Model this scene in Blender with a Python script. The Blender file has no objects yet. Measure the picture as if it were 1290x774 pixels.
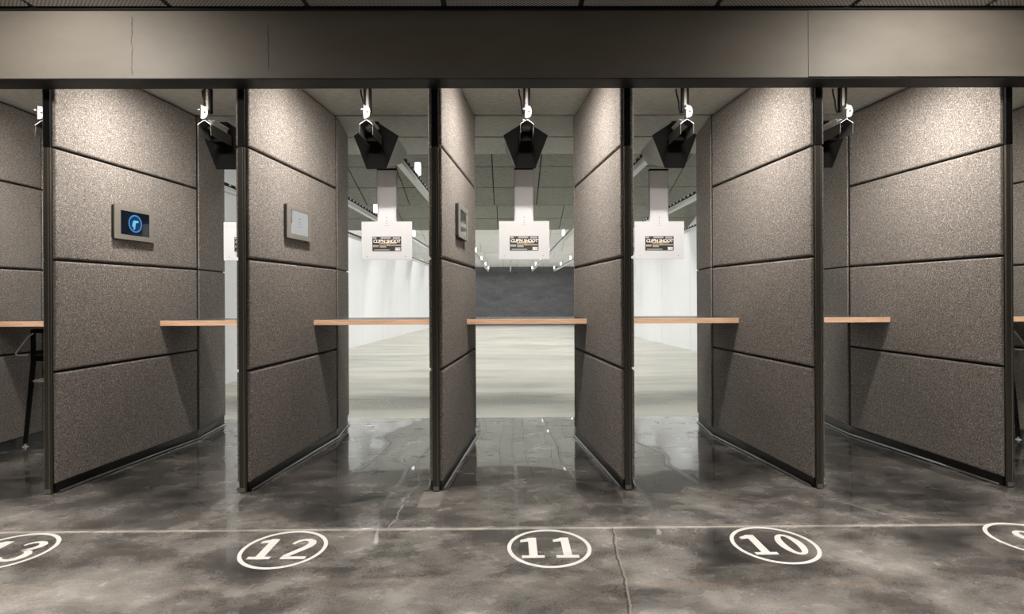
import bpy, bmesh, math, random
from mathutils import Vector, Matrix
random.seed(7)
PI = math.pi
SC = bpy.context.scene
COL = SC.collection

# ------------------------------------------------------------------ camera, world, exposure
CAM_H = 1.243
cam = bpy.data.cameras.new('camera')
cam.sensor_width = 36.0
cam.lens = 700.0 / 1290.0 * 36.0
cam.shift_y = -(387.0 - 371.8) / 1290.0
cam.clip_start = 0.05
cam.clip_end = 200
cam_o = bpy.data.objects.new('camera', cam)
COL.objects.link(cam_o)
YAW, ROLL = 0.0078, 0.0047
cam_o.matrix_world = (Matrix.Translation((0, 0, CAM_H)) @ Matrix.Rotation(-YAW, 4, 'Z')
                      @ Matrix.Rotation(PI / 2, 4, 'X') @ Matrix.Rotation(-ROLL, 4, 'Z'))
SC.camera = cam_o

world = bpy.data.worlds.new('world')
SC.world = world
world.use_nodes = True
world.node_tree.nodes['Background'].inputs[0].default_value = (0.5, 0.5, 0.5, 1)
world.node_tree.nodes['Background'].inputs[1].default_value = 0.0

SC.view_settings.view_transform = 'Standard'
SC.view_settings.look = 'None'
SC.view_settings.exposure = 0.0
SC.view_settings.gamma = 1.0
SC.view_settings.use_curve_mapping = False

# light levels (radiance of the diffusers, watts of the spots)
L_BOOTH = 92.0
W_BOOTH = 102.0
W_TRACK = 300.0
L_RANGE = 34.0
L_RANGE_FIRST = 23.0
L_POST = 2.4
W_WASH = 92.0
W_DOWN = 190.0
C_BOOTH = (1.0, 0.94, 0.885)
C_RANGE = (1.0, 1.0, 0.985)
C_ROOM = (1.0, 0.935, 0.86)

# ------------------------------------------------------------------ measures of the place
LANE = 1.22
X0 = 0.153                    # centre of lane 11
PY = 3.53                     # front of the booth partitions
YC = 1.393                    # depth of the partition crease
YE = 1.99                     # depth of the partition end
HALF0, HALFC, HALFE = 0.043, 0.174, 0.10
GROOVES = (0.77, 1.48, 2.19)
BOOTH_CEIL = 2.837
ROOM_CEIL = 2.958
HDR_Y0, HDR_Y1, HDR_Z = 3.346, 3.50, 2.555
RX0, RX1 = -4.12, 4.42        # range side walls
GLOSS_Y = 5.79
BACK_Y = 32.2
SLOPE = 0.022

DIP = 0.036               # the slab falls a little from the booths to the range
def slab_z(y):
    if y < 3.9:
        return 0.0
    t = (min(y, GLOSS_Y) - 3.9) / (GLOSS_Y - 3.9)
    return -DIP * (t * t * 0.35 + t * 0.65)

def range_floor(y):
    return -DIP - (0.0 if y < 10.1 else (y - 10.1) * SLOPE)

def lane_x(i):                # 14 -> leftmost lane, 8 -> rightmost
    return X0 + (11 - i) * LANE

# ------------------------------------------------------------------ materials
def new_mat(name):
    m = bpy.data.materials.new(name)
    m.use_nodes = True
    nt = m.node_tree
    return m, nt, nt.nodes['Principled BSDF']

def simple(name, col, rough=0.5, metal=0.0, spec=0.5, emit=None, estr=0.0, bump=0.0, bscale=200.0):
    m, nt, b = new_mat(name)
    b.inputs['Base Color'].default_value = (*col, 1)
    b.inputs['Roughness'].default_value = rough
    b.inputs['Metallic'].default_value = metal
    b.inputs['Specular IOR Level'].default_value = spec
    if emit:
        b.inputs['Emission Color'].default_value = (*emit, 1)
        b.inputs['Emission Strength'].default_value = estr
    tc = nt.nodes.new('ShaderNodeTexCoord')
    n = nt.nodes.new('ShaderNodeTexNoise')
    n.inputs['Scale'].default_value = bscale
    nt.links.new(tc.outputs['Object'], n.inputs['Vector'])
    mr = nt.nodes.new('ShaderNodeMapRange')
    mr.inputs['To Min'].default_value = max(0.02, rough * 0.85)
    mr.inputs['To Max'].default_value = min(1.0, rough * 1.15)
    nt.links.new(n.outputs['Fac'], mr.inputs['Value'])
    nt.links.new(mr.outputs['Result'], b.inputs['Roughness'])
    if bump:
        bp = nt.nodes.new('ShaderNodeBump')
        bp.inputs['Strength'].default_value = bump
        bp.inputs['Distance'].default_value = 0.002
        nt.links.new(n.outputs['Fac'], bp.inputs['Height'])
        nt.links.new(bp.outputs['Normal'], b.inputs['Normal'])
    return m

class NT:
    """tiny node helper"""
    def __init__(s, nt):
        s.nt = nt
    def n(s, t, **kw):
        o = s.nt.nodes.new(t)
        for k, v in kw.items():
            setattr(o, k, v)
        return o
    def l(s, a, b):
        s.nt.links.new(a, b)
    def math(s, op, a, b=None, clamp=False):
        o = s.n('ShaderNodeMath', operation=op)
        o.use_clamp = clamp
        for i, v in enumerate((a, b)):
            if v is None:
                continue
            if isinstance(v, (int, float)):
                o.inputs[i].default_value = v
            else:
                s.l(v, o.inputs[i])
        return o.outputs[0]
    def noise(s, vec, scale, detail=2.0, rough=0.5, dist=0.0):
        o = s.n('ShaderNodeTexNoise')
        o.inputs['Scale'].default_value = scale
        o.inputs['Detail'].default_value = detail
        o.inputs['Roughness'].default_value = rough
        o.inputs['Distortion'].default_value = dist
        s.l(vec, o.inputs['Vector'])
        return o.outputs['Fac']
    def mapping(s, vec, scale=(1, 1, 1), rot=(0, 0, 0), loc=(0, 0, 0)):
        o = s.n('ShaderNodeMapping')
        o.inputs['Scale'].default_value = scale
        o.inputs['Rotation'].default_value = rot
        o.inputs['Location'].default_value = loc
        s.l(vec, o.inputs['Vector'])
        return o.outputs['Vector']
    def ramp(s, fac, stops):
        o = s.n('ShaderNodeValToRGB')
        e = o.color_ramp.elements
        while len(e) < len(stops):
            e.new(0.5)
        for el, (p, c) in zip(e, stops):
            el.position = p
            el.color = (*c, 1) if len(c) == 3 else c
        s.l(fac, o.inputs['Fac'])
        return o.outputs['Color']
    def mix(s, fac, a, b, mode='MIX'):
        o = s.n('ShaderNodeMix', data_type='RGBA', blend_type=mode)
        if isinstance(fac, (int, float)):
            o.inputs[0].default_value = fac
        else:
            s.l(fac, o.inputs[0])
        for v, k in ((a, 6), (b, 7)):
            if isinstance(v, tuple):
                o.inputs[k].default_value = (*v, 1)
            else:
                s.l(v, o.inputs[k])
        return o.outputs[2]
    def rng(s, v, a, b, c=0.0, d=1.0):
        o = s.n('ShaderNodeMapRange')
        for k, x in zip(('From Min', 'From Max', 'To Min', 'To Max'), (a, b, c, d)):
            o.inputs[k].default_value = x
        s.l(v, o.inputs['Value'])
        return o.outputs['Result']
    def bump(s, h, strength, dist, prev=None):
        o = s.n('ShaderNodeBump')
        o.inputs['Strength'].default_value = strength
        o.inputs['Distance'].default_value = dist
        s.l(h, o.inputs['Height'])
        if prev is not None:
            s.l(prev, o.inputs['Normal'])
        return o.outputs['Normal']

def mat_foam():
    m, nt, b = new_mat('speckled acoustic foam')
    g = NT(nt)
    v = g.n('ShaderNodeTexCoord').outputs['Object']
    n1 = g.noise(v, 150, 2.0, 0.6)
    n2 = g.noise(v, 55, 1.0, 0.5)
    big = g.noise(v, 1.7, 2.0, 0.5)
    c = g.ramp(n1, [(0.28, (0.075, 0.065, 0.056)), (0.50, (0.235, 0.211, 0.189)), (0.71, (0.60, 0.555, 0.51))])
    c = g.mix(g.rng(n2, 0.35, 0.7, 0.0, 0.35), c, (0.12, 0.10, 0.088))
    c = g.mix(g.rng(big, 0.3, 0.7, 0.0, 0.18), c, (0.17, 0.165, 0.145))
    g.l(c, b.inputs['Base Color'])
    b.inputs['Roughness'].default_value = 0.9
    b.inputs['Specular IOR Level'].default_value = 0.2
    g.l(g.bump(n1, 0.55, 0.006), b.inputs['Normal'])
    return m

def mat_ceiling_board(name, lo, hi):
    m, nt, b = new_mat(name)
    g = NT(nt)
    v = g.n('ShaderNodeTexCoord').outputs['Object']
    vs = g.mapping(v, (1.0, 3.5, 3.5))
    n1 = g.noise(vs, 14, 3.0, 0.6)
    n2 = g.noise(v, 130, 2.0, 0.6)
    big = g.noise(v, 0.9, 2.0, 0.5)
    f = g.math('ADD', g.math('MULTIPLY', n1, 0.45), g.math('MULTIPLY', n2, 0.35))
    f = g.math('ADD', f, g.math('MULTIPLY', big, 0.2))
    g.l(g.ramp(f, [(0.36, lo), (0.64, hi)]), b.inputs['Base Color'])
    b.inputs['Roughness'].default_value = 0.85
    b.inputs['Specular IOR Level'].default_value = 0.25
    g.l(g.bump(n2, 0.35, 0.003), b.inputs['Normal'])
    return m

def mat_floor():
    m, nt, b = new_mat('polished dark concrete')
    g = NT(nt)
    v = g.n('ShaderNodeTexCoord').outputs['Object']
    sep = g.n('ShaderNodeSeparateXYZ')
    g.l(v, sep.inputs[0])
    X, Y = sep.outputs[0], sep.outputs[1]
    v1 = g.mapping(v, (1.0, 1.25, 1.0), (0, 0, 0.35))
    n_big = g.noise(v1, 1.6, 8.0, 0.58, 0.35)
    n_mid = g.noise(g.mapping(v, (1.0, 1.5, 1.0), (0, 0, -0.3)), 4.2, 8.0, 0.60, 0.2)
    n_fine = g.noise(v, 95, 4.0, 0.75)
    f = g.math('ADD', g.math('MULTIPLY', n_big, 0.66), g.math('MULTIPLY', n_mid, 0.24))
    f = g.math('ADD', f, g.math('MULTIPLY', n_fine, 0.22))
    # paler towards the waiting side, darker around the booths
    tone_y = g.rng(Y, 2.0, 4.7, 0.005, -0.125)
    f = g.math('ADD', f, tone_y)
    col = g.ramp(f, [(0.40, (0.022, 0.021, 0.020)), (0.50, (0.080, 0.075, 0.069)),
                     (0.60, (0.21, 0.197, 0.181)), (0.72, (0.42, 0.395, 0.365))])
    # pale scuffs
    sc = g.noise(g.mapping(v, (0.8, 2.6, 1), (0, 0, -0.5)), 3.1, 3.0, 0.55, 0.3)
    col = g.mix(g.rng(sc, 0.52, 0.78, 0.0, 0.28), col, (0.30, 0.28, 0.25))
    wob = g.noise(g.mapping(v, (1, 1, 1)), 9.0, 3.0, 0.6)
    # saw-cut joint running across in front of the booths
    dy = g.math('SUBTRACT', g.math('ADD', Y, g.math('MULTIPLY', g.math('SUBTRACT', wob, 0.5), 0.02)), 2.962)
    line = g.rng(g.math('ABSOLUTE', dy), 0.010, 0.026, 0.9, 0.0)
    line = g.math('MULTIPLY', line, g.rng(n_mid, 0.38, 0.52, 0.55, 1.0))
    col = g.mix(line, col, (0.42, 0.385, 0.345))
    cut = g.rng(g.math('ABSOLUTE', g.math('SUBTRACT', Y, 2.974)), 0.003, 0.007, 0.75, 0.0)
    col = g.mix(cut, col, (0.03, 0.027, 0.025))
    # cracks
    def crack(xa, ya, xb, yb, w, amp, col, tone, strength):
        sl = (xb - xa) / (yb - ya)
        n = g.noise(g.mapping(v, (0.0, 1.0, 0.0), loc=(xa * 3, 0, 0)), 4.0, 4.0, 0.6)
        xc = g.math('ADD', g.math('MULTIPLY', Y, sl), xa - ya * sl)
        xc = g.math('ADD', xc, g.math('MULTIPLY', g.math('SUBTRACT', n, 0.5), amp))
        d = g.math('ABSOLUTE', g.math('SUBTRACT', X, xc))
        k = g.rng(d, w * 0.5, w, strength, 0.0)
        lo, hi = min(ya, yb), max(ya, yb)
        k = g.math('MULTIPLY', k, g.rng(Y, lo - 0.01, lo + 0.02))
        k = g.math('MULTIPLY', k, g.rng(Y, hi - 0.02, hi + 0.01, 1.0, 0.0))
        return g.mix(k, col, tone)
    col = crack(0.55, 2.95, 0.455, 2.05, 0.007, 0.06, col, (0.04, 0.035, 0.03), 0.8)
    col = crack(0.558, 2.95, 0.463, 2.05, 0.006, 0.06, col, (0.34, 0.315, 0.285), 0.45)
    col = crack(-0.59, 4.0, -0.645, 2.98, 0.005, 0.14, col, (0.42, 0.39, 0.36), 0.5)
    col = crack(1.98, 3.3, 2.2, 2.98, 0.010, 0.05, col, (0.36, 0.33, 0.30), 0.5)
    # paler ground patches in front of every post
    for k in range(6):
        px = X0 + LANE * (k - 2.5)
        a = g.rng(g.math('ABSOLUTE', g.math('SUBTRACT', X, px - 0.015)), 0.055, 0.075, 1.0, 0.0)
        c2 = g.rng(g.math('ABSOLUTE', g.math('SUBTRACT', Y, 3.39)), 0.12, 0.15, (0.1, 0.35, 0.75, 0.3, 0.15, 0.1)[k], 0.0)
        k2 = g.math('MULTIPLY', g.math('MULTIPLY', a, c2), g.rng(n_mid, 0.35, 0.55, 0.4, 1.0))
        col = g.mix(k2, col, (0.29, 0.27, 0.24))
    g.l(col, b.inputs['Base Color'])
    b.inputs['IOR'].default_value = 1.5
    b.inputs['Specular IOR Level'].default_value = 0.35
    b.inputs['Coat IOR'].default_value = 3.6
    b.inputs['Coat Roughness'].default_value = 0.03
    seal = g.rng(Y, 3.5, 4.3, 0.30, 1.0)
    g.l(seal, b.inputs['Coat Weight'])
    g.l(g.rng(n_mid, 0.3, 0.7, 0.18, 0.32), b.inputs['Roughness'])
    wave = g.noise(v, 1.5, 0.0, 0.4)
    nrm = g.bump(wave, 0.30, 0.03)
    nrm = g.bump(cut, 0.3, 0.003, nrm)
    g.l(nrm, b.inputs['Normal'])
    g.l(nrm, b.inputs['Coat Normal'])
    return m

def mat_range_floor():
    m, nt, b = new_mat('pale range concrete')
    g = NT(nt)
    v = g.n('ShaderNodeTexCoord').outputs['Object']
    sep = g.n('ShaderNodeSeparateXYZ')
    g.l(v, sep.inputs[0])
    Y = sep.outputs[1]
    st = g.noise(g.mapping(v, (0.35, 1.3, 1)), 1.6, 5.0, 0.6, 0.5)
    fn = g.noise(v, 30, 3.0, 0.6)
    f = g.math('ADD', g.math('MULTIPLY', st, 0.85), g.math('MULTIPLY', fn, 0.15))
    col = g.ramp(f, [(0.30, (0.35, 0.345, 0.295)), (0.5, (0.51, 0.50, 0.435)), (0.7, (0.62, 0.605, 0.55))])
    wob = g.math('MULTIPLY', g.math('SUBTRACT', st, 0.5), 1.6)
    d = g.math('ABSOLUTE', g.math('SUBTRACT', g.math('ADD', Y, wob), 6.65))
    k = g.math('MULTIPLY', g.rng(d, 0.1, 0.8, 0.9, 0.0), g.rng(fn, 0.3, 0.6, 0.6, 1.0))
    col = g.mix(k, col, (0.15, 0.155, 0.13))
    g.l(col, b.inputs['Base Color'])
    b.inputs['Roughness'].default_value = 0.42
    g.l(g.bump(fn, 0.15, 0.003), b.inputs['Normal'])
    return m

def mat_range_wall():
    m, nt, b = new_mat('white painted range wall')
    g = NT(nt)
    v = g.n('ShaderNodeTexCoord').outputs['Object']
    sep = g.n('ShaderNodeSeparateXYZ')
    g.l(v, sep.inputs[0])
    Y = sep.outputs[1]
    fr = g.math('FRACT', g.math('DIVIDE', Y, 2.44))
    seam = g.rng(g.math('ABSOLUTE', g.math('SUBTRACT', fr, 0.5)), 0.004, 0.012, 0.35, 0.0)
    sm = g.noise(g.mapping(v, (1, 0.9, 0.25)), 1.2, 4.0, 0.6)
    col = g.ramp(sm, [(0.35, (0.835, 0.84, 0.845)), (0.6, (0.855, 0.86, 0.865))])
    col = g.mix(seam, col, (0.5, 0.5, 0.52))
    g.l(col, b.inputs['Base Color'])
    b.inputs['Roughness'].default_value = 0.6
    return m

def mat_backstop():
    m, nt, b = new_mat('dark rubber backstop')
    g = NT(nt)
    v = g.n('ShaderNodeTexCoord').outputs['Object']
    n1 = g.noise(g.mapping(v, (1, 1, 3)), 0.9, 5.0, 0.65, 0.4)
    n2 = g.noise(v, 9, 4.0, 0.7)
    f = g.math('ADD', g.math('MULTIPLY', n1, 0.6), g.math('MULTIPLY', n2, 0.4))
    col = g.ramp(f, [(0.35, (0.07, 0.069, 0.074)), (0.6, (0.125, 0.122, 0.13)), (0.75, (0.24, 0.235, 0.245))])
    g.l(col, b.inputs['Base Color'])
    b.inputs['Roughness'].default_value = 0.7
    return m

def mat_header():
    m, nt, b = new_mat('taupe painted header board')
    g = NT(nt)
    v = g.n('ShaderNodeTexCoord').outputs['Object']
    sep = g.n('ShaderNodeSeparateXYZ')
    g.l(v, sep.inputs[0])
    X, Z = sep.outputs[0], sep.outputs[2]
    n = g.noise(g.mapping(v, (0.8, 1, 2.0)), 3.0, 5.0, 0.6, 0.5)
    col = g.ramp(n, [(0.3, (0.235, 0.212, 0.180)), (0.7, (0.275, 0.25, 0.213))])
    wob = g.math('MULTIPLY', g.math('SUBTRACT', g.noise(v, 14, 3.0, 0.6), 0.5), 0.03)
    for xc, lo, hi, w in ((-2.244, 2.56, 2.93, 0.004), (-1.429, 2.59, 2.88, 0.0045)):
        d = g.math('ABSOLUTE', g.math('SUBTRACT', g.math('ADD', X, wob), xc))
        k = g.math('MULTIPLY', g.rng(d, w * 0.4, w, 0.8, 0.0),
                   g.math('MULTIPLY', g.rng(Z, lo, lo + 0.02), g.rng(Z, hi - 0.02, hi, 1.0, 0.0)))
        col = g.mix(k, col, (0.05, 0.045, 0.04))
    g.l(col, b.inputs['Base Color'])
    b.inputs['Roughness'].default_value = 0.55
    return m

def mat_perforated():
    m, nt, b = new_mat('perforated metal ceiling tile')
    g = NT(nt)
    v = g.n('ShaderNodeTexCoord').outputs['Object']
    rot = g.mapping(v, (1, 1, 1), (0, 0, PI / 4))
    sep = g.n('ShaderNodeSeparateXYZ')
    g.l(rot, sep.inputs[0])
    P = 0.0165
    a = g.math('SUBTRACT', g.math('FRACT', g.math('DIVIDE', sep.outputs[0], P)), 0.5)
    c = g.math('SUBTRACT', g.math('FRACT', g.math('DIVIDE', sep.outputs[1], P)), 0.5)
    d = g.math('SQRT', g.math('ADD', g.math('MULTIPLY', a, a), g.math('MULTIPLY', c, c)))
    k = g.rng(d, 0.27, 0.33, 1.0, 0.0)
    col = g.mix(k, (0.42, 0.40, 0.37), (0.02, 0.02, 0.02))
    g.l(col, b.inputs['Base Color'])
    b.inputs['Roughness'].default_value = 0.5
    return m

def mat_wood():
    m, nt, b = new_mat('light varnished wood edge')
    g = NT(nt)
    v = g.n('ShaderNodeTexCoord').outputs['Object']
    n = g.noise(g.mapping(v, (1.5, 20, 40)), 4.0, 5.0, 0.65, 0.8)
    col = g.ramp(n, [(0.3, (0.60, 0.34, 0.20)), (0.55, (0.80, 0.53, 0.36)), (0.75, (0.88, 0.65, 0.48))])
    g.l(col, b.inputs['Base Color'])
    b.inputs['Roughness'].default_value = 0.35
    return m

M = {}
M['foam'] = mat_foam()
M['board'] = mat_ceiling_board('grey acoustic ceiling board', (0.17, 0.172, 0.152), (0.33, 0.33, 0.295))
M['booth_board'] = mat_ceiling_board('light acoustic ceiling board', (0.36, 0.355, 0.32), (0.64, 0.63, 0.58))
M['white_board'] = mat_ceiling_board('white ceiling baffle', (0.70, 0.70, 0.69), (0.82, 0.82, 0.81))
M['floor'] = mat_floor()
M['range_floor'] = mat_range_floor()
M['range_wall'] = mat_range_wall()
M['backstop'] = mat_backstop()
M['header'] = mat_header()
M['perf'] = mat_perforated()
M['wood'] = mat_wood()
M['black_trim'] = simple('black ceiling grid', (0.006, 0.006, 0.006), 0.6)
M['shade_band'] = simple('shade-dark header underside', (0.010, 0.0095, 0.009), 0.6, 0.0, 0.2)  # near-black paint that also carries the shade of the unlit underside
M['core'] = simple('dark partition core', (0.012, 0.011, 0.01), 0.8)
M['bronze'] = simple('dark bronze metal', (0.06, 0.053, 0.042), 0.6, 0.0, 0.25)
M['black_metal'] = simple('black painted metal', (0.006, 0.006, 0.0055), 0.6, 0.0, 0.12)
M['kick'] = simple('black rubber kick plate', (0.008, 0.008, 0.008), 0.35)
M['steel'] = simple('brushed steel', (0.55, 0.55, 0.54), 0.3, 1.0)
M['alu'] = simple('satin aluminium', (0.62, 0.63, 0.62), 0.42, 0.35)
M['chrome'] = simple('satin chrome', (0.72, 0.72, 0.71), 0.35, 0.25)
M['white'] = simple('white powder coated steel', (0.60, 0.61, 0.62), 0.5, 0.0, 0.3)
M['white_bright'] = simple('white plastic bracket', (0.24, 0.24, 0.236), 0.6, 0.0, 0.2)
M['armor'] = simple('black ballistic steel plate', (0.004, 0.0038, 0.0035), 0.8, 0.0, 0.03)
M['box_grey'] = simple('pale grey deflector steel', (0.46, 0.48, 0.47), 0.6, 0.0, 0.2)
M['hood_grey'] = simple('grey bracket steel', (0.20, 0.20, 0.185), 0.5, 0.0, 0.3)
M['hood_dark'] = simple('dark grey bracket steel', (0.055, 0.055, 0.052), 0.65, 0.0, 0.2)
M['laminate'] = simple('dark grey laminate', (0.10, 0.105, 0.11), 0.25)
M['bezel'] = simple('taupe tablet bezel', (0.20, 0.185, 0.16), 0.4)
M['bezel_side'] = simple('black tablet housing', (0.01, 0.01, 0.01), 0.4)
M['screen'] = simple('dark mirror-like display glass', (0.48, 0.52, 0.54), 0.04, 1.0)
M['screen_on'] = simple('lit navy display', (0.002, 0.004, 0.008), 0.08, emit=(0.001, 0.004, 0.008), estr=1.0)
M['logo'] = simple('lit blue emblem', (0.02, 0.1, 0.2), 0.3, emit=(0.02, 0.10, 0.22), estr=1.0)
M['logo_pale'] = simple('lit pale blue emblem', (0.1, 0.3, 0.4), 0.3, emit=(0.03, 0.15, 0.28), estr=1.0)
M['logo_disc'] = simple('lit deep blue disc', (0.0, 0.02, 0.08), 0.2, emit=(0.001, 0.010, 0.035), estr=1.0)
M['paint'] = simple('white floor paint', (0.62, 0.61, 0.585), 0.3, bump=0.4, bscale=60)
M['vest'] = simple('painted plaster', (0.20, 0.185, 0.165), 0.7)
M['roof'] = simple('dark roof deck', (0.05, 0.05, 0.05), 0.8)
M['lbl_black'] = simple('label black', (0.015, 0.013, 0.012), 0.4)
M['lbl_grey'] = simple('label grey', (0.32, 0.31, 0.29), 0.4)
M['lbl_gold'] = simple('label gold', (0.46, 0.33, 0.16), 0.4)
M['lbl_white'] = simple('label white', (0.85, 0.83, 0.78), 0.4)
M['emit_booth'] = simple('booth light diffuser', (0.8, 0.8, 0.8), 0.5, emit=C_BOOTH, estr=L_BOOTH)
M['emit_range'] = simple('range fill light diffuser', (0.8, 0.8, 0.8), 0.5, emit=C_RANGE, estr=L_RANGE)
M['emit_range1'] = simple('first range fill light diffuser', (0.8, 0.8, 0.8), 0.5, emit=C_RANGE, estr=L_RANGE_FIRST)
M['emit_post'] = simple('glowing white tube', (0.9, 0.9, 0.9), 0.4, emit=C_RANGE, estr=L_POST)
M['emit_down'] = simple('downlight lens', (0.9, 0.9, 0.9), 0.4, emit=C_ROOM, estr=6.0)

# ------------------------------------------------------------------ mesh helpers
class MB:
    def __init__(s):
        s.v, s.f, s.m, s.mi = [], [], [], 0
    def add(s, vs, fs):
        o = len(s.v)
        s.v += [tuple(p) for p in vs]
        for f in fs:
            s.f.append(tuple(o + i for i in f))
            s.m.append(s.mi)
        return s
    def box(s, x0, x1, y0, y1, z0, z1):
        return s.add([(x0, y0, z0), (x1, y0, z0), (x1, y1, z0), (x0, y1, z0),
                      (x0, y0, z1), (x1, y0, z1), (x1, y1, z1), (x0, y1, z1)],
                     [(0, 3, 2, 1), (4, 5, 6, 7), (0, 1, 5, 4), (1, 2, 6, 5), (2, 3, 7, 6), (3, 0, 4, 7)])
    def bbox(s, x0, x1, y0, y1, z0, z1, b=0.003):
        """box with chamfered edges"""
        bm = bmesh.new()
        t = MB().box(x0, x1, y0, y1, z0, z1)
        vs = [bm.verts.new(p) for p in t.v]
        for f in t.f:
            bm.faces.new([vs[i] for i in f])
        bmesh.ops.bevel(bm, geom=bm.edges[:], offset=b, segments=2, affect='EDGES', profile=0.5)
        bm.verts.ensure_lookup_table()
        for i, q in enumerate(bm.verts):
            q.index = i
        s.add([q.co[:] for q in bm.verts], [[q.index for q in f.verts] for f in bm.faces])
        bm.free()
        return s
    def prism(s, poly, a, b, axis='z'):
        """poly in the plane across the axis, extruded from a to b"""
        n = len(poly)
        def P(p, t):
            return {'z': (p[0], p[1], t), 'y': (p[0], t, p[1]), 'x': (t, p[0], p[1])}[axis]
        vs = [P(p, a) for p in poly] + [P(p, b) for p in poly]
        fs = [tuple(range(n - 1, -1, -1)), tuple(range(n, 2 * n))]
        fs += [(i, (i + 1) % n, n + (i + 1) % n, n + i) for i in range(n)]
        return s.add(vs, fs)
    def ring(s, c, r0, r1, z0, z1, n=64):
        vs = []
        for i in range(n):
            a = 2 * PI * i / n
            for r, z in ((r0, z0), (r1, z0), (r1, z1), (r0, z1)):
                vs.append((c[0] + r * math.cos(a), c[1] + r * math.sin(a), z))
        fs = []
        for i in range(n):
            j = (i + 1) % n
            for k in range(4):
                l = (k + 1) % 4
                fs.append((i * 4 + k, i * 4 + l, j * 4 + l, j * 4 + k))
        return s.add(vs, fs)
    def cyl(s, p, q, r, r2=None, n=16, cap=True):
        p, q = Vector(p), Vector(q)
        r2 = r if r2 is None else r2
        d = (q - p).normalized()
        u = d.orthogonal().normalized()
        w = d.cross(u)
        vs = []
        for c, rr in ((p, r), (q, r2)):
            for i in range(n):
                a = 2 * PI * i / n
                vs.append(c + u * rr * math.cos(a) + w * rr * math.sin(a))
        fs = [(i, (i + 1) % n, n + (i + 1) % n, n + i) for i in range(n)]
        if cap:
            fs += [tuple(range(n - 1, -1, -1)), tuple(range(n, 2 * n))]
        return s.add(vs, fs)
    def tube(s, pts, r, n=10):
        pts = [Vector(p) for p in pts]
        vs = []
        u = None
        for i, p in enumerate(pts):
            d = (pts[min(i + 1, len(pts) - 1)] - pts[max(i - 1, 0)]).normalized()
            u = d.orthogonal().normalized() if u is None else (u - d * u.dot(d)).normalized()
            w = d.cross(u)
            for k in range(n):
                a = 2 * PI * k / n
                vs.append(p + u * r * math.cos(a) + w * r * math.sin(a))
        fs = []
        for i in range(len(pts) - 1):
            for k in range(n):
                l = (k + 1) % n
                fs.append((i * n + k, i * n + l, (i + 1) * n + l, (i + 1) * n + k))
        m = len(pts) - 1
        fs += [tuple(range(n - 1, -1, -1)), tuple(m * n + k for k in range(n))]
        return s.add(vs, fs)
    def stroke(s, pts, z0, z1):
        """flat stroke of varying width: pts = (x, y, width)"""
        L, R = [], []
        for i, (x, y, w) in enumerate(pts):
            a, b = pts[max(i - 1, 0)], pts[min(i + 1, len(pts) - 1)]
            dx, dy = b[0] - a[0], b[1] - a[1]
            k = math.hypot(dx, dy) or 1
            nx, ny = -dy / k, dx / k
            L.append((x + nx * w / 2, y + ny * w / 2))
            R.append((x - nx * w / 2, y - ny * w / 2))
        for i in range(len(pts) - 1):
            s.prism([L[i], L[i + 1], R[i + 1], R[i]], z0, z1)
        return s
    def build(s, name, mats, parent=None, smooth=False):
        me = bpy.data.meshes.new(name)
        me.from_pydata(s.v, [], s.f)
        bm = bmesh.new()
        bm.from_mesh(me)
        bmesh.ops.recalc_face_normals(bm, faces=bm.faces[:])
        bm.to_mesh(me)
        bm.free()
        for mm in (mats if isinstance(mats, (list, tuple)) else [mats]):
            me.materials.append(mm)
        me.polygons.foreach_set('material_index', s.m)
        if smooth:
            me.polygons.foreach_set('use_smooth', [True] * len(me.polygons))
            me.set_sharp_from_angle(angle=0.7)
        o = bpy.data.objects.new(name, me)
        COL.objects.link(o)
        if parent:
            o.parent = parent
        return o

def tag(o, label, cat, group=None, kind=None):
    o['label'] = label
    if cat:
        o['category'] = cat
    if group:
        o['group'] = group
    if kind:
        o['kind'] = kind
    return o

def thing(name, label, cat, loc=(0, 0, 0), rz=0.0, group=None):
    o = bpy.data.objects.new(name, None)
    o.empty_display_size = 0.1
    o.location = loc
    o.rotation_euler = (0, 0, rz)
    COL.objects.link(o)
    return tag(o, label, cat, group)

def struct(o, label=None):
    o['kind'] = 'structure'
    if label:
        o['label'] = label
    return o

def kids(o):
    return [c for c in bpy.data.objects if c.parent == o]

def dup(root, loc, label, rz=None):
    def rec(o, par):
        c = o.copy()
        COL.objects.link(c)
        if par:
            c.parent = par
        for k in kids(o):
            rec(k, c)
        return c
    r = rec(root, None)
    r.location = loc
    if rz is not None:
        r.rotation_euler.z = rz
    r['label'] = label
    return r

def text_mesh(txt, size, mat, name, parent, M4, extrude=0.0004, align='CENTER', shear=0.0, spacing=1.0):
    cu = bpy.data.curves.new(name, 'FONT')
    cu.body = txt
    cu.size = size
    cu.extrude = extrude
    cu.align_x = align
    cu.align_y = 'CENTER'
    cu.shear = shear
    cu.space_character = spacing
    cu.resolution_u = 3
    cu.offset = size * 0.02
    tmp = bpy.data.objects.new(name, cu)
    COL.objects.link(tmp)
    bpy.context.view_layer.update()
    me = bpy.data.meshes.new_from_object(tmp)
    bpy.data.objects.remove(tmp)
    me.transform(M4)
    me.materials.clear()
    me.materials.append(mat)
    o = bpy.data.objects.new(name, me)
    COL.objects.link(o)
    o.parent = parent
    return o

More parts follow.
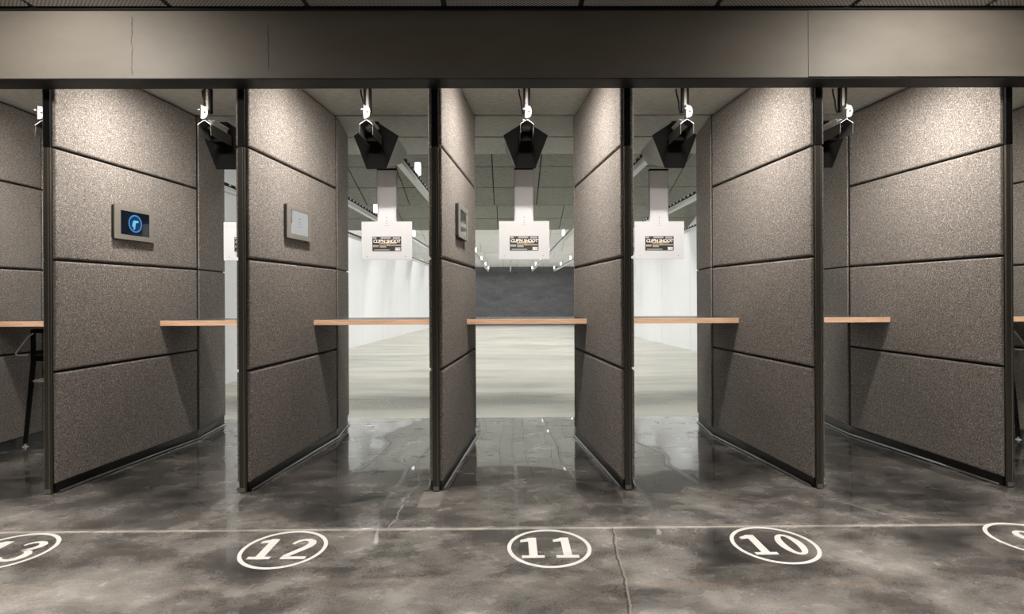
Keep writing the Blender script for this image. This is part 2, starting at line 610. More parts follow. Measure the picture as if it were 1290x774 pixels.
# ------------------------------------------------------------------ the room shell
f = MB()
fy = [-3.0, 3.9, 4.1, 4.3, 4.5, 4.75, 5.0, 5.25, 5.5, GLOSS_Y]
prof = [(y, slab_z(y)) for y in fy]
f.prism(prof + [(GLOSS_Y, -.15), (-3.0, -.15)], -5.0, 5.3, 'x')
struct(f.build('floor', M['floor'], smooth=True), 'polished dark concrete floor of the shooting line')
f = MB()
ys = [GLOSS_Y, 10.1, 14, 20, 26, BACK_Y]
for a, b in zip(ys, ys[1:]):
    za, zb = range_floor(a), range_floor(b)
    f.add([(RX0, a, za), (RX1, a, za), (RX1, b, zb), (RX0, b, zb), (RX0, a, za - .12), (RX1, a, za - .12), (RX1, b, zb - .12), (RX0, b, zb - .12)],
          [(0, 1, 2, 3), (4, 7, 6, 5), (0, 4, 5, 1), (2, 6, 7, 3), (0, 3, 7, 4), (1, 5, 6, 2)])
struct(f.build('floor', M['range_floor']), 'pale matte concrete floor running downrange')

struct(MB().box(RX0 - .15, RX0, 5.0, BACK_Y, -0.8, 3.9).build('wall_left', M['range_wall']), 'white left side wall of the range')
struct(MB().box(RX1, RX1 + .15, 5.0, BACK_Y, -0.8, 3.9).build('wall_right', M['range_wall']), 'white right side wall of the range')
struct(MB().box(RX0 - .15, RX1 + .15, BACK_Y, BACK_Y + .3, -0.9, 3.9).build('wall_back', M['backstop']), 'dark rubber backstop wall')
struct(MB().box(-5.15, -5.0, -3.0, 3.346, 0, 3.1).build('wall_left', M['vest']))
struct(MB().box(5.3, 5.45, -3.0, 3.346, 0, 3.1).build('wall_right', M['vest']))
struct(MB().box(-5.15, 5.45, -3.15, -3.0, 0, 3.1).build('wall_rear', M['vest']))
struct(MB().box(-5.15, RX0 - .04, HDR_Y0, HDR_Y1, 0, HDR_Z).box(RX1 + .05, 5.45, HDR_Y0, HDR_Y1, 0, HDR_Z).build('wall_front', M['vest']))
# header across the whole shooting line (two boards meeting right of lane 10)
struct(MB().box(-5.15, 1.8235, HDR_Y0, HDR_Y1, HDR_Z - .003, 3.05).build('wall_front', M['header']), 'wide taupe header above the booths')
struct(MB().box(1.8245, 5.45, HDR_Y0 - .0025, HDR_Y1, HDR_Z + .001, 3.05).build('wall_front', M['header']), 'right hand board of the taupe header')
struct(MB().box(-5.15, 5.45, HDR_Y0 + .004, HDR_Y1 + .004, HDR_Z - .008, HDR_Z - .003).build('trim_1', M['shade_band']), 'dark sheet under the header, the underside shade in its colour')

# waiting-side ceiling: perforated tiles in a black grid
TX0, TP = -2.798, 0.81
xs = [TX0 + TP * k for k in range(-3, 11)]
tiles = MB()
for k in range(len(xs) - 1):
    for y0 in [3.312 - TP * 2 * j for j in range(1, 5)]:
        tiles.box(xs[k] + .017, xs[k + 1] - .017, y0 + .017, y0 + 2 * TP - .017, ROOM_CEIL, ROOM_CEIL + .02)
struct(tiles.build('ceiling', M['perf']), 'perforated metal ceiling tiles on the waiting side')
struct(MB().box(-5.3, 5.5, -3.3, HDR_Y0, ROOM_CEIL + .012, ROOM_CEIL + .1).build('trim_2', M['black_trim']), 'black ceiling grid behind the tiles')
struct(MB().box(-5.0, 5.3, 3.322, 3.346, ROOM_CEIL - .003, ROOM_CEIL + .012).build('trim_3', M['black_trim']), 'black edge channel where ceiling meets header')

# booth ceiling boards and first flat ceiling boards of the range
bc = MB()
ye = [HDR_Y1, 4.930, 5.605, 6.300]
for a, b in zip(ye, ye[1:]):
    bc.box(RX0, RX1, a + (.022 if a > HDR_Y1 else 0), b - .022, BOOTH_CEIL, BOOTH_CEIL + .05)
struct(bc.build('ceiling', M['booth_board']), 'grey acoustic ceiling above the booths')
struct(MB().box(RX0, RX1, HDR_Y1, 6.29, BOOTH_CEIL + .03, BOOTH_CEIL + .09).build('trim_4', M['core']))
struct(MB().box(RX0 - .15, RX1 + .15, 5.9, BACK_Y + .3, 3.75, 3.9).build('ceiling', M['roof']), 'roof deck above the range baffles')

# ------------------------------------------------------------------ sloping ceiling baffles downrange
TS = 0.325
def baffle(edge, length, mat, label, seams=True):
    t = thing('ceiling_baffle', label, 'ceiling baffle', (0, edge, BOOTH_CEIL), group='sloping ceiling baffles over the range')
    ca, sa = 1 / math.sqrt(1 + TS * TS), TS / math.sqrt(1 + TS * TS)
    def pt(x, d, h):             # d back up the slope from the low edge, h above the underside
        return (x, -d * ca + h * sa, d * sa + h * ca)
    mb = MB()
    rows = [0.0, 0.655, 1.31, length]
    cols = [RX0 + .004]
    x = -3.98
    while x < RX1 - .2:
        cols.append(x)
        x += 0.75
    cols.append(RX1 - .004)
    for r0, r1 in zip(rows, rows[1:]):
        for c0, c1 in zip(cols, cols[1:]):
            a, b, c, d = c0 + .009, c1 - .009, r0 + .009, r1 - .009
            mb.add([pt(a, c, 0), pt(b, c, 0), pt(b, d, 0), pt(a, d, 0), pt(a, c, .03), pt(b, c, .03), pt(b, d, .03), pt(a, d, .03)],
                   [(0, 3, 2, 1), (4, 5, 6, 7), (0, 1, 5, 4), (1, 2, 6, 5), (2, 3, 7, 6), (3, 0, 4, 7)])
    mb.build('panel_face', mat, t)
    bk = MB()
    a, b, c, d = RX0 + .004, RX1 - .004, .002, length - .002
    bk.add([pt(a, c, .02), pt(b, c, .02), pt(b, d, .02), pt(a, d, .02), pt(a, c, .06), pt(b, c, .06), pt(b, d, .06), pt(a, d, .06)],
           [(0, 3, 2, 1), (4, 5, 6, 7), (0, 1, 5, 4), (1, 2, 6, 5), (2, 3, 7, 6), (3, 0, 4, 7)])
    bk.build('backing', M['core'] if mat is M['board'] else M['lbl_grey'], t)
    return t
for k, (e, mt, lb) in enumerate((
        (9.90, M['board'], 'grey sloping ceiling baffle of square boards, nearest to the booths'),
        (13.65, M['board'], 'grey sloping ceiling baffle just before the white ones'),
        (16.97, M['white_board'], 'white sloping ceiling baffle, first behind the grey ones'),
        (20.76, M['white_board'], 'white sloping ceiling baffle, second behind the grey ones'),
        (24.40, M['white_board'], 'white sloping ceiling baffle, third behind the grey ones'),
        (28.00, M['white_board'], 'thin white sloping ceiling baffle, last but one before the backstop'),
        (31.50, M['white_board'], 'thin white sloping ceiling baffle right above the dark backstop'))):
    baffle(e, 1.95, mt, lb)

# unseen strip lights, added to brighten the range, behind the flat ceiling edge and behind every baffle: one close to the edge, one higher up
ORDB = ('the flat ceiling edge', 'the first baffle', 'the second baffle', 'the third baffle', 'the fourth baffle', 'the fifth baffle', 'the sixth baffle')
for k, (y, z) in enumerate(((6.46, 3.30), (10.14, 3.30), (13.90, 3.34), (17.25, 3.36), (21.0, 3.36), (24.7, 3.36), (28.3, 3.36))):
    for yy, zz, wd in ((y, z, 'added low strip light close behind '), (y + .95, 3.64, 'added high strip light under the roof behind ')):
        t = thing('fill_strip', wd + ORDB[k], 'light', (0, yy, zz), group='added strip lights hidden above the range baffles')
        MB().box(-3.3, 3.6, -.07, .07, 0.0, .05).build('housing', M['white'], t)
        MB().box(-3.28, 3.58, -.06, .06, -.008, -.001).build('diffuser', M['emit_range1'] if k == 0 else M['emit_range'], t)
        for hx in (-2.6, 2.9):
            MB().cyl((hx, 0, .05), (hx, 0, 3.75 - zz), .008).build('hanger_rod', M['steel'], t)

# ------------------------------------------------------------------ booth partitions
def slab(mb, A, B, n, z0, z1, th, bev, e0=0.0, e1=0.0):
    """foam slab standing on the plan segment A-B, thickness th along n, outer edges chamfered"""
    A, B, n = Vector((*A, 0)), Vector((*B, 0)), Vector((*n, 0)).normalized()
    d = (B - A).normalized()
    vs = []
    for h, i in ((0, 0), (th - bev, 0), (th - bev * .3, bev * .3), (th, bev)):
        for p, z in ((A + d * i, z0 + i), (B - d * i, z0 + i), (B - d * i, z1 - i), (A + d * i, z1 - i)):
            q = p + n * h
            vs.append((q.x, q.y, z))
    fs = [(3, 2, 1, 0), (12, 13, 14, 15)]
    for l in range(3):
        for k in range(4):
            m = (k + 1) % 4
            fs.append((l * 4 + k, l * 4 + m, l * 4 + 4 + m, l * 4 + 4 + k))
    return mb.add(vs, fs)

TH = 0.02
def make_partition():
    t = thing('booth_partition', '', 'partition', (0, 0, 0), group='foam-clad partitions between the booths')
    for s in (-1, 1):
        A = Vector((s * (HALF0 - TH), 0.006))
        C = Vector((s * (HALFC - TH), YC))
        E_ = Vector((s * (HALFE - TH), YE))
        d = (C - A).normalized()
        n = Vector((s * abs(d.y), -s * d.x * 1.0))
        n = Vector((d.y * s, -d.x * s))
        zs = (0.065,) + GROOVES + (2.832,)
        for i in range(4):
            mb = MB()
            slab(mb, A, C - d * .022, n, zs[i] + (.008 if i else 0), zs[i + 1] - .008, TH, .011)
            mb.build('foam_panel', M['foam'], t)
        d2 = (E_ - C).normalized()
        p0, p1 = C - d * .021, C - d * .003
        q0, q1 = p0 + n * (TH * .72), p1 + n * (TH * .72)
        MB().prism([p0[:], p1[:], q1[:], q0[:]], .066, 2.832).build('corner_joint', M['core'], t)
        n2 = Vector((d2.y * s, -d2.x * s))
        for z0, z1 in ((0.065, 1.474), (1.486, 2.832)):
            mb = MB()
            slab(mb, C + d2 * .006, E_, n2, z0, z1, TH, .006)
            mb.build('end_panel', M['foam'], t)
    a, c, e = HALF0 - TH - .001, HALFC - TH - .001, HALFE - TH - .001
    MB().prism([(-a, .004), (a, .004), (c, YC), (e, YE + .002), (-e, YE + .002), (-c, YC)], .066, 2.832).build('core', M['core'], t)
    k = .009
    MB().prism([(-a - k, .012), (a + k, .012), (c + k, YC), (e + k, YE), (-e - k, YE), (-c - k, YC)], -.045, .064).build('kick_plate', M['kick'], t)
    for s in (-1, 1):
        o = .006 + TH
        MB().tube([(s * (a + o + (c - a) * q), y, .011 + slab_z(PY + y)) for q, y in ((0, .02), (.30, .42), (.62, .86), (.965, YC - .05))] + [(s * (c + o), YC, .011 + slab_z(PY + YC)), (s * (c + o - .012), YC + .07, .011 + slab_z(PY + YC + .07)), (s * (e + o), YE, .011 + slab_z(PY + YE))], .0065).build('floor_trim', M['steel'], t)
    # front post: outer channel below, plain cap section above
    p = MB()
    p.bbox(-.0215, .0215, -.012, .004, .0, 2.186, .002)
    p.build('post', M['bronze'], t)
    MB().bbox(-.0215, .0215, -.013, .004, 2.189, 2.83, .002).build('upper_post', M['black_metal'], t)
    MB().box(.0085, .0115, -.0145, -.011, .03, 2.186).build('edge_strip', M['hood_grey'], t)
    MB().box(-.019, .017, -.0138, -.011, .006, .032).build('foot_cap', M['hood_grey'], t)
    return t
part = make_partition()
PX = [X0 + LANE * (k - 2.5) for k in range(-1, 7)]
PLAB = [None,
        'foam-clad booth partition between lanes 14 and 13, carrying a tablet with a lit blue ring',
        'foam-clad booth partition between lanes 13 and 12, carrying a tablet with a pale reflection',
        'foam-clad booth partition between lanes 12 and 11, its tablet seen almost edge-on',
        'foam-clad booth partition between lanes 11 and 10, the bare one right of the middle booth',
        'foam-clad booth partition between lanes 10 and 9, with no tablet',
        'foam-clad booth partition between lanes 9 and 8, its broad bare face nearest the right edge', None]
for k, x in enumerate(PX):
    if PLAB[k] is None:
        continue
    if k == 1:
        part.location = (x, PY, 0)
        part['label'] = PLAB[1]
    else:
        dup(part, (x, PY, 0), PLAB[k])

for s, x, lb in ((1, RX0, 'flat foam-clad side wall of the leftmost booth'), (-1, RX1, 'flat foam-clad side wall of the rightmost booth')):
    t = thing('side_wall_cladding', lb, 'wall panel', (x, PY, 0), group='foam-clad outer walls')
    zs = (0.065,) + GROOVES + (2.832,)
    for y0, y1 in ((0.02, YC - .004), (YC + .008, YE)):
        for i in range(4):
            mb = MB()
            slab(mb, (s * .006, y0), (s * .006, y1), (s, 0), zs[i] + (.008 if i else 0), zs[i + 1] - .008, TH, .011)
            mb.build('foam_panel', M['foam'], t)
    MB().box(min(s * .001, s * .005), max(s * .001, s * .005), 0.01, YE, .02, 2.832).build('core', M['core'], t)
    MB().box(min(s * .001, s * .018), max(s * .001, s * .018), 0.015, YE, -.045, .062).build('kick_plate', M['kick'], t)
    MB().bbox(min(-s * .03, s * .03), max(-s * .03, s * .03), -.012, .008, 0, 2.83, .002).build('post', M['bronze'], t)

def half_at(y):      # foam half thickness at depth y behind the post
    return HALF0 + (HALFC - HALF0) * y / YC if y < YC else HALFC + (HALFE - HALFC) * (y - YC) / (YE - YC)

# ------------------------------------------------------------------ shelves
SY0, SY1, SZ = 4.44, 4.905, 1.05
def make_shelf(lx=0, rx=0):
    """lx / rx: distance to a flat side wall on that side, if there is one"""
    t = thing('booth_shelf', '', 'shelf', group='shooting shelves in the booths')
    w0 = LANE / 2 - half_at(SY0 - PY) - .003
    wm = LANE / 2 - half_at(SY0 + .022 - PY) - .003
    w1 = LANE / 2 - half_at(SY1 - PY) - .003
    a0, am, a1 = (lx, lx, lx) if lx else (w0, wm, w1)
    b0, bm_, b1 = (rx, rx, rx) if rx else (w0, wm, w1)
    MB().prism([(-a0, 0), (b0, 0), (bm_, .0215), (-am, .0215)], -.04, 0).build('front_edge', M['wood'], t)
    MB().prism([(-am, .022), (bm_, .022), (b1, SY1 - SY0), (-a1, SY1 - SY0)], -.036, -.001).build('top', M['laminate'], t)
    return t
shelf = make_shelf()
SLAB = {14: 'wood-edged booth shelf in the leftmost booth, above the left bar stool', 13: 'wood-edged booth shelf of lane 13, between the two tablets with screens facing us',
        12: 'wood-edged booth shelf of lane 12, left of the middle booth', 11: 'wood-edged booth shelf of lane 11, in the middle booth before the dark backstop',
        10: 'wood-edged booth shelf of lane 10, right of the middle booth', 9: 'wood-edged booth shelf of lane 9, second from the right',
        8: 'wood-edged booth shelf in the rightmost booth, above the right bar stool'}
for i in range(13, 8, -1):
    if i == 13:
        shelf.location = (lane_x(i), SY0, SZ)
        shelf['label'] = SLAB[i]
    else:
        dup(shelf, (lane_x(i), SY0, SZ), SLAB[i])
for i, kw in ((14, {'lx': lane_x(14) - RX0 - .028}), (8, {'rx': RX1 - lane_x(8) - .028})):
    q = make_shelf(**kw)
    q.location = (lane_x(i), SY0, SZ)
    q['label'] = SLAB[i]

# ------------------------------------------------------------------ booth lights (above the view line, behind the header)
def make_booth_light():
    t = thing('booth_light', '', 'light', group='booth lights behind the header')
    MB().bbox(-.19, .19, -.07, .07, .034, .05, .004)  .build('housing', M['white'], t)
    MB().box(-.19, .19, .062, .07, .002, .034).build('shade_lip', M['white'], t)
    MB().prism([(-.058, -.014), (.052, .028), (.052, .033), (-.058, -.009)], -.17, .17, 'x').build('diffuser', M['emit_booth'], t)
    ld = bpy.data.lights.new('booth_lamp', 'SPOT')
    ld.energy = W_BOOTH
    ld.color = C_BOOTH
    ld.spot_size = math.radians(166)
    ld.spot_blend = 1.0
    ld.shadow_soft_size = .05
    lo = bpy.data.objects.new('booth_lamp', ld)
    COL.objects.link(lo)
    lo.parent = t
    lo.location = (0, .01, -.012)
    lo.rotation_euler = (math.radians(16), 0, 0)
    return t
bl = make_booth_light()
for i in range(14, 7, -1):
    lb = 'white linear booth light on the ceiling of lane %d, just behind the header' % i
    if i == 14:
        bl.location = (lane_x(i), 3.735, BOOTH_CEIL - .05)
        bl['label'] = lb
    else:
        dup(bl, (lane_x(i), 3.735, BOOTH_CEIL - .05), lb)

# ------------------------------------------------------------------ target retrievers
RZ = 2.545          # underside of the rail
def make_retriever():
    t = thing('target_retriever', '', 'target retriever', group='target retrievers under the booth ceilings')
    y1 = 31.0 - 4.2
    # aluminium rail, origin at front end (y = 4.2) on the rail axis
    r = MB()
    r.prism([(-.032, 0), (.032, 0), (.032, .012), (.012, .016), (.012, .05), (.026, .055), (.026, .065), (-.026, .065), (-.026, .055), (-.012, .05), (-.012, .016), (-.032, .012)], .12, y1, 'y')
    r.build('rail', M['alu'], t)
    c = MB()
    c.box(-.03, .03, .3, y1, .070, .105)
    c.mi = 1
    y = .9
    while y < y1:
        c.box(-.034, -.0305, y, y + .05, .082, .1)
        c.box(.0305, .034, y, y + .05, .082, .1)
        y += .17
    c.build('drive_chain', [M['black_metal'], M['white']], t)
    # ceiling mount with side cable
    m = MB()
    m.box(-.010, .010, .06, .085, .1, .29)
    m.mi = 1
    m.box(-.027, -.011, .055, .09, .1, .29).box(.011, .027, .055, .09, .1, .29)
    m.build('mount_post', [M['bezel'], M['black_metal']], t)
    MB().tube([(-.06, .1, .29), (-.055, .1, .25), (-.042, .1, .20), (-.036, .1, .14), (-.03, .09, .1)], .006).build('cable', M['black_metal'], t)
    # white end bracket: flange with rounded ear and bolts
    b = MB()
    n = 14
    ear = [(.024 * math.cos(PI / 2 - PI * k / n) + .012, .085 + .045 * math.sin(PI / 2 - PI * k / n)) for k in range(n + 1)]
    b.prism([(-.012, .035)] + [(-.012, .135)] + ear, .0, .006, 'y')
    b.box(-.014, -.008, -.004, .05, .035, .14)
    b.mi = 1
    b.cyl((.014, -.004, .085), (.014, .0, .085), .006)
    b.mi = 0
    b.cyl((-.028, -.012, .1), (-.012, -.012, .1), .007).cyl((-.028, -.012, .1), (-.028, .01, .1), .004)
    b.build('end_bracket', [M['white_bright'], M['black_metal']], t)
    # ridge hood between bracket and plate
    h = MB()
    def vroof(x0, z0, x1, z1, th, ya, yb):
        h.prism([(x0, z0), (x1, z1), (x1, z1 + th), (x0, z0 + th)], ya, yb, 'y')
    vroof(-.050, -.004, 0, .030, .003, .02, .33)
    vroof(0, .030, .050, -.004, .003, .02, .33)
    h.box(-.050, -.047, .02, .33, -.080, -.003).box(.047, .050, .02, .33, -.080, -.003)
    h.build('hood', M['hood_dark'], t)
    MB().box(-.047, .047, .20, .335, -.08, -.012).build('hood_block', M['armor'], t)
    MB().prism([(-.0515, -.005), (0, .0295), (.0515, -.005), (.0515, -.001), (0, .0335), (-.0515, -.001)], .017, .0205, 'y').build('hood_lip', M['box_grey'], t)
    # pentagonal armour plate and the pale deflector box behind it
    zb = -RZ
    pent = [(0, 2.665 + zb), (.182, 2.548 + zb), (.078, 2.278 + zb), (-.078, 2.278 + zb), (-.182, 2.548 + zb)]
    MB().prism(pent, .34, .352, 'y').build('armor_plate', M['armor'], t)
    pin = [(x * .93, (z + .12) * .95 - .12) for x, z in pent]
    back = [(0, 2.655 + zb), (.165, 2.535 + zb), (.112, 2.432 + zb), (-.112, 2.432 + zb), (-.165, 2.535 + zb)]
    d = MB()
    n = 5
    vs = [(x, .353, z) for x, z in pin] + [(x, .82, z) for x, z in back]
    fs = [(i, (i + 1) % n, n + (i + 1) % n, n + i) for i in range(n)] + [tuple(range(n, 2 * n)), tuple(range(n))]
    d.add(vs, fs)
    d.build('deflector_box', M['box_grey'], t)
    return t
LN = {14: 'the leftmost lane', 13: 'lane 13', 12: 'lane 12', 11: 'lane 11', 10: 'lane 10', 9: 'lane 9', 8: 'the rightmost lane'}
retr = make_retriever()
for i in range(14, 7, -1):
    lb = 'target retriever rail with black five-sided armor plate hanging over ' + LN[i]
    if i == 14:
        retr.location = (lane_x(i), 4.2, RZ)
        retr['label'] = lb
    else:
        dup(retr, (lane_x(i), 4.2, RZ), lb)

# ------------------------------------------------------------------ white target holders with their labels
def make_holder():
    t = thing('target_holder', '', 'target holder', group='white target holders hanging in the booths')
    # origin at the middle of the board's underside
    a = MB()
    a.box(-.086, .086, .004, .012, .30, .80)
    a.box(-.086, -.078, .004, .05, .36, .80).box(.078, .086, .004, .05, .36, .80)
    a.build('arm', M['white'], t)
    MB().box(-.08, .08, .014, .048, .74, .80).build('carrier_block', M['white'], t)
    MB().box(-.085, .085, -.004, .06, .80, .814).build('clamp', M['armor'], t)
    b = MB()
    b.bbox(-.224, .224, -.006, .003, 0, .34, .0015)
    b.build('board', M['white'], t)
    h = MB()
    for x, z in ((-.175, .03), (.168, .03), (.0, .375), (.0, .345), (.0, .325)):
        h.cyl((x, -.009, z), (x, -.0035, z), .0042, n=10)
    h.box(-.02, .02, -.0065, -.006, .303, .305)
    h.build('fastener', M['hood_grey'], t)
    # sticker
    W, H, zc = .128, .064, .142
    s = MB()
    s.box(-W, W, -.0078, -.0062, zc - H, zc + H)
    st = s.build('sticker', M['lbl_black'], t)
    g = MB()
    y0, y1 = -.0084, -.0079
    def q(u0, u1, v0, v1, mi):
        g.mi = mi
        g.box(-W + 2 * W * u0, -W + 2 * W * u1, y0 - .0001 * mi, y1, zc - H + 2 * H * v0, zc - H + 2 * H * v1)
    q(.02, .14, .86, .97, 0); q(.29, .64, .86, .97, 0); q(.71, .96, .84, .96, 0)
    q(.25, .62, .44, .60, 1); q(.45, .83, .48, .62, 1)
    q(.02, .22, .28, .42, 0); q(.26, .48, .24, .40, 0); q(.5, .98, .36, .44, 0)
    q(.06, .6, .05, .12, 0); q(.79, .97, .05, .24, 2)
    g.build('print', [M['lbl_grey'], M['lbl_gold'], M['lbl_white']], st)
    R = Matrix.Rotation(PI / 2, 4, 'X')
    text_mesh("CLIP'N SHOOT", .038, M['lbl_white'], 'lettering', st, Matrix.Translation((0, -.0092, zc + .022)) @ R, shear=.15, spacing=.95)
    text_mesh('TARGET HOLDER', .018, M['lbl_black'], 'small_lettering', st, Matrix.Translation((.012, -.0096, zc - .004)) @ R)
    text_mesh('PAT. PEND.', .012, M['lbl_black'], 'small_lettering', st, Matrix.Translation((.097, -.0096, zc - .046)) @ R)
    return t
hold = make_holder()
for i in range(14, 7, -1):
    lb = 'white target holder board with black and gold sticker hanging in ' + LN[i]
    loc = (lane_x(i) - .004, 4.95 + (.0 if i > 10 else .05), 1.56)
    if i == 14:
        hold.location = loc
        hold['label'] = lb
    else:
        dup(hold, loc, lb)

# ------------------------------------------------------------------ small white cylinder posts above the rails, given their own glow
def make_rail_post():
    t = thing('rail_post', '', 'lamp', group='glowing white cylinder posts above the target rails')
    MB().cyl((0, 0, -.165), (0, 0, -.02), .035, n=20).build('glowing_tube', M['emit_post'], t, smooth=True)
    MB().cyl((0, 0, -.196), (0, 0, -.1655), .02, n=16).build('fitting', M['white'], t, smooth=True)
    return t
pl = make_rail_post()
first = True
ORD = ['nearest', 'second', 'third', 'fourth', 'fifth', 'sixth', 'farthest']
def baffle_z(y):
    for e in (9.90, 13.65, 16.97, 20.76, 24.40, 28.0, 31.5):
        if e - 1.84 <= y <= e + .001:
            return BOOTH_CEIL + (e - y) * TS
    return None
for i in (13, 12, 10, 9):
    for k, y in enumerate((6.65, 9.67, 13.6, 18.6, 22.8, 27.0, 30.9)):
        z = BOOTH_CEIL + .01
        lb = 'glowing white cylinder post above the rail of lane %d, %s from the booth' % (i, ORD[k])
        if first:
            pl.location = (lane_x(i), y, z)
            pl['label'] = lb
            first = False
        else:
            dup(pl, (lane_x(i), y, z), lb)

# ------------------------------------------------------------------ tablets on the partitions
FACE_A = math.atan2(HALFC - HALF0, YC)
def make_tablet(px, label, lit):
    """local x = along the partition downrange, local y = out of the face, z up"""
    yc = 4.155 - PY
    xf = px + half_at(yc)
    t = thing('wall_tablet', label, 'tablet', (xf + .001, PY + yc, 1.783), PI / 2 - FACE_A, 'tablets on the partitions')
    # rotated so that local +x points downrange; out of the face is local -y
    W, H = .190, .1225
    def rr(w, h, r, n=5):
        p = []
        for cx, cz, a0 in ((w - r, h - r, 0), (-w + r, h - r, 90), (-w + r, -h + r, 180), (w - r, -h + r, 270)):
            for k in range(n + 1):
                a = math.radians(a0 + 90 * k / n)
                p.append((cx + r * math.cos(a), cz + r * math.sin(a)))
        return p
    MB().prism(rr(W - .002, H - .002, .012), -.022, -.001, 'y').build('housing', M['bezel_side'], t)
    # bezel ring
    sw0, sw1, sh = -W + .052, W - .045, H - .036
    bz = MB()
    outer = rr(W, H, .014, 5)
    for a, b, c, d in ((-W, sw0, -H, H), (sw1, W, -H, H), (sw0, sw1, sh, H), (sw0, sw1, -H, -sh)):
        bz.box(a, b, -.030, -.0225, c, d)
    bz.build('bezel', M['bezel'], t)
    MB().box(sw0, sw1, -.0265, -.0225, -sh, sh).build('screen', M['screen_on'] if lit else M['screen'], t)
    if lit:
        def disc(c, r0, r1, mat, name, y0, y1):
            mb = MB().ring((0, 0), r0, r1, 0, .0004, 40)
            mb.v = [(c[0] + x, y0 - z, c[1] + y) for x, y, z in mb.v]
            return mb.build(name, mat, t)
        c = (.002, .002)
        disc(c, .0, .056, M['logo_disc'], 'emblem_disc', -.0268, 0)
        disc(c, .055, .066, M['logo'], 'emblem_ring', -.0274, 0)
        g = MB()
        g.prism([(-.03, -.02), (-.022, .012), (-.012, .026), (.03, .026), (.032, .012), (.008, .010), (.004, -.004), (-.002, -.04), (-.014, -.045), (-.02, -.02)], -.0285, -.0276, 'y')
        g.build('emblem_figure', M['logo_pale'], t)
        MB().box(-.06, .06, -.0275, -.0268, -.077, -.073).build('caption_line', M['logo_disc'], t)
    return t
make_tablet(PX[1], 'grey framed wall tablet showing a blue ring emblem, left of lane 13', True)
make_tablet(PX[2], 'grey framed wall tablet with a pale reflection on its screen, left of lane 12', False)
make_tablet(PX[3], 'narrow-looking wall tablet seen at a steep angle, left of the middle booth', False)

# ------------------------------------------------------------------ floor numbers
def digit(mb, ch, ox):
    z0, z1 = .0008, .0018
    o = MB()
    if ch == '1':
        o.box(-.054, .054, 0, .026, z0, z1)
        o.box(-.019, .022, .026, .217, z0, z1)
        o.prism([(-.058, .168), (-.019, .176), (-.019, .217), (-.024, .210), (-.058, .192)], z0, z1)
    elif ch == '0':
        n = 40
        pts = []
        for k in range(n):
            a = 2 * PI * k / n
            pts.append(((.062 * math.cos(a), .1085 + .112 * math.sin(a)), (.026 * math.cos(a), .1085 + .092 * math.sin(a))))
        for k in range(n):
            (a, b), (c, d) = pts[k], pts[(k + 1) % n]
            o.prism([a, c, d, b], z0, z1)
    elif ch == '2':
        o.stroke([(-.052, .158, .018), (-.048, .175, .020), (-.034, .195, .022), (-.010, .207, .022), (.014, .203, .028), (.032, .188, .036),
                  (.038, .165, .040), (.032, .140, .038), (.016, .112, .034), (-.008, .080, .032), (-.034, .046, .032), (-.046, .026, .034)], z0, z1)
        o.box(-.060, .058, 0, .026, z0, z1)
    elif ch == '3':
        o.stroke([(-.052, .170, .014), (-.044, .186, .018), (-.026, .202, .020), (-.002, .207, .022), (.020, .200, .030), (.034, .182, .038),
                  (.034, .158, .038), (.020, .136, .030), (-.002, .122, .020), (-.022, .118, .014)], z0, z1)
        o.stroke([(-.022, .116, .012), (.004, .112, .018), (.028, .100, .030), (.042, .078, .040), (.042, .052, .042), (.028, .026, .034),
                  (.004, .012, .024), (-.022, .012, .022), (-.046, .024, .020), (-.058, .044, .014)], z0, z1)
    elif ch == '9':
        n = 32
        pts = []
        for k in range(n):
            a = 2 * PI * k / n
            pts.append(((.060 * math.cos(a), .148 + .068 * math.sin(a)), (.024 * math.cos(a), .148 + .048 * math.sin(a))))
        for k in range(n):
            (a, b), (c, d) = pts[k], pts[(k + 1) % n]
            o.prism([a, c, d, b], z0, z1)
        o.stroke([(.045, .150, .034), (.044, .110, .034), (.032, .066, .034), (.010, .030, .032), (-.022, .010, .022), (-.046, .014, .014)], z0, z1)
    mb.add([(x + ox, y - .1085, z) for x, y, z in o.v], o.f)

NUM = {'13': (-2.452, 2.735), '12': (-1.105, 2.737), '11': (.198, 2.728), '10': (1.315, 2.742), '9': (2.648, 2.770)}
for s_, (x, y) in NUM.items():
    t = thing('floor_number', 'white painted number %s in a circle on the dark floor' % s_, 'floor marking', (x, y, 0), group='painted lane numbers on the floor')
    MB().ring((0, 0), .187, .206, .0008, .0018, 96).build('circle', M['paint'], t)
    d = MB()
    if len(s_) == 2:
        digit(d, s_[0], -.082)
        digit(d, s_[1], .082)
    else:
        digit(d, s_, 0)
    d.build('numeral', M['paint'], t)

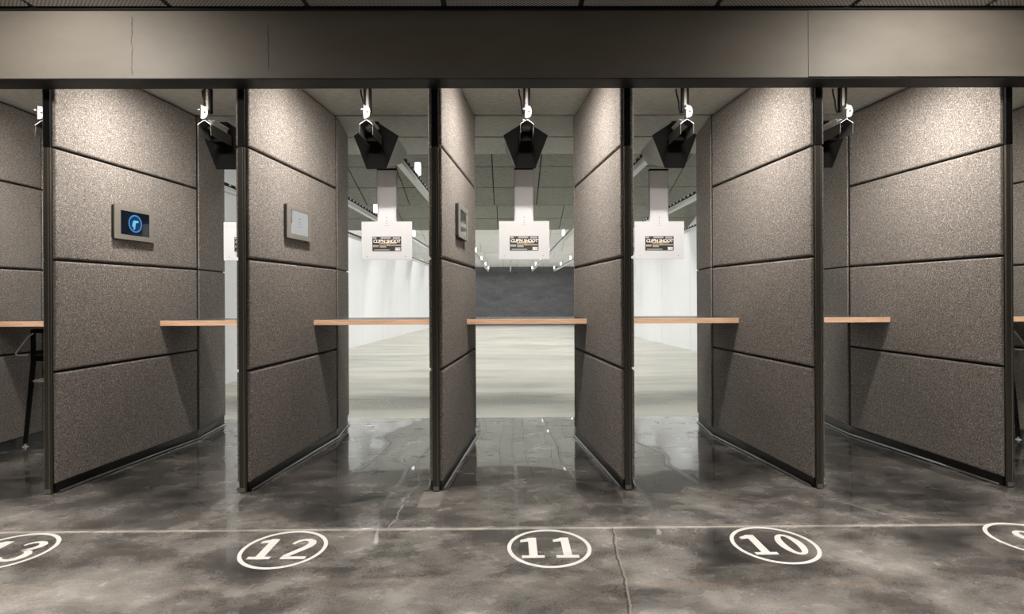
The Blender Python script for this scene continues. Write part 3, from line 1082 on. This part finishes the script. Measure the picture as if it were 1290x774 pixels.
# ------------------------------------------------------------------ bar stools beside the outer partitions
def make_stool():
    """bar stool with its open back towards the waiting side; origin under the seat centre"""
    t = thing('bar_stool', '', 'stool', group='black bar stools in the outer booths')
    bot = 0.03
    def lerp(k, z):
        sx, sy = ((-1, -1), (1, -1), (1, 1), (-1, 1))[k]
        f = (z - bot) / (.72 - bot)
        return (sx * (.225 - .035 * f), sy * (.195 - .045 * f), z)
    for k in range(4):
        p = lerp(k, bot)
        l = MB()
        l.cyl(p, lerp(k, .72), .016, .019, 14)
        if k < 2:
            q = lerp(k, .72)
            l.cyl(q, (q[0] + (.008 if q[0] < 0 else -.008), q[1] - .012, .985), .019, .018, 14)
        leg = l.build('leg', M['black_metal'], t, smooth=True)
        MB().cyl((p[0], p[1], 0), (p[0], p[1], .010), .021, .019, 16).cyl((p[0], p[1], .010), (p[0], p[1], .032), .008, n=12).build('foot', M['chrome'], leg, smooth=True)
    for k in range(4):
        MB().cyl(lerp(k, .55), lerp((k + 1) % 4, .55), .0085, n=10).build('footrest', M['chrome'], t, smooth=True)
    MB().bbox(-.185, .185, -.15, .17, .715, .765, .016).build('seat', M['black_metal'], t, smooth=True)
    MB().bbox(-.185, .185, -.170, -.150, .955, .99, .006).build('top_rail', M['black_metal'], t)
    MB().bbox(-.185, .185, -.166, -.150, .775, .805, .005).build('back_rail', M['black_metal'], t)
    for x in (-.075, .075):
        MB().box(x - .013, x + .013, -.165, -.153, .80, .96).build('back_slat', M['black_metal'], t)
    for s in (-1, 1):
        MB().tube([(s * .17, -.175, .955), (s * .19, -.20, .93), (s * .262, -.235, .80), (s * .264, -.235, .783), (s * .25, -.23, .775), (s * .20, -.19, .775)], .006).build('side_handle', M['chrome'], t, smooth=True)
    return t
st = make_stool()
st.location = (-3.825, 4.885, slab_z(4.9))
st['label'] = 'black metal bar stool with chrome bent rod under the leftmost shelf'
dup(st, (4.125, 4.90, slab_z(4.9)), 'black metal bar stool under the rightmost shelf, half hidden by the partition', rz=.0)

# ------------------------------------------------------------------ waiting-side downlights
def downlight(x, y, label, cone, watts, blend=.6, tilt=0.0, size=.05):
    t = thing('downlight', label, 'light', (x, y, ROOM_CEIL))
    MB().ring((0, 0), .075, .095, -.006, .0, 32).build('bezel_ring', M['white'], t)
    MB().cyl((0, 0, -.003), (0, 0, .011), .074, n=32).build('lens', M['emit_down'], t)
    ld = bpy.data.lights.new('downlight_lamp', 'SPOT')
    ld.energy = watts
    ld.color = C_ROOM
    ld.spot_size = math.radians(cone)
    ld.spot_blend = blend
    ld.shadow_soft_size = size
    lo = bpy.data.objects.new('downlight_lamp', ld)
    COL.objects.link(lo)
    lo.parent = t
    lo.location = (0, 0, -.02)
    lo.rotation_euler = (tilt, 0, 0)
    return t
for x, lb in ((-2.55, 'recessed ceiling downlight washing the left half of the header'), (2.45, 'recessed ceiling downlight washing the right half of the header')):
    downlight(x, 2.45, lb, 150, W_WASH, .8, math.radians(42), .12)
for k, x in enumerate((-3.6, -1.9, 0.1, 2.1, 3.8)):  # lamps added out of view to brighten the waiting floor
    downlight(x, 1.7, 'added unseen ceiling downlight brightening the waiting floor, number %s from the left' % ('one', 'two', 'three', 'four', 'five')[k], 96, W_DOWN, .9)

for i in range(14, 7, -1):
    q = downlight(lane_x(i), 0.6, 'ceiling spotlight aimed into the booth of ' + LN[i], 22, W_TRACK, .4, math.radians(71.0), .04)
    q['group'] = 'ceiling spotlights aimed into the booths'
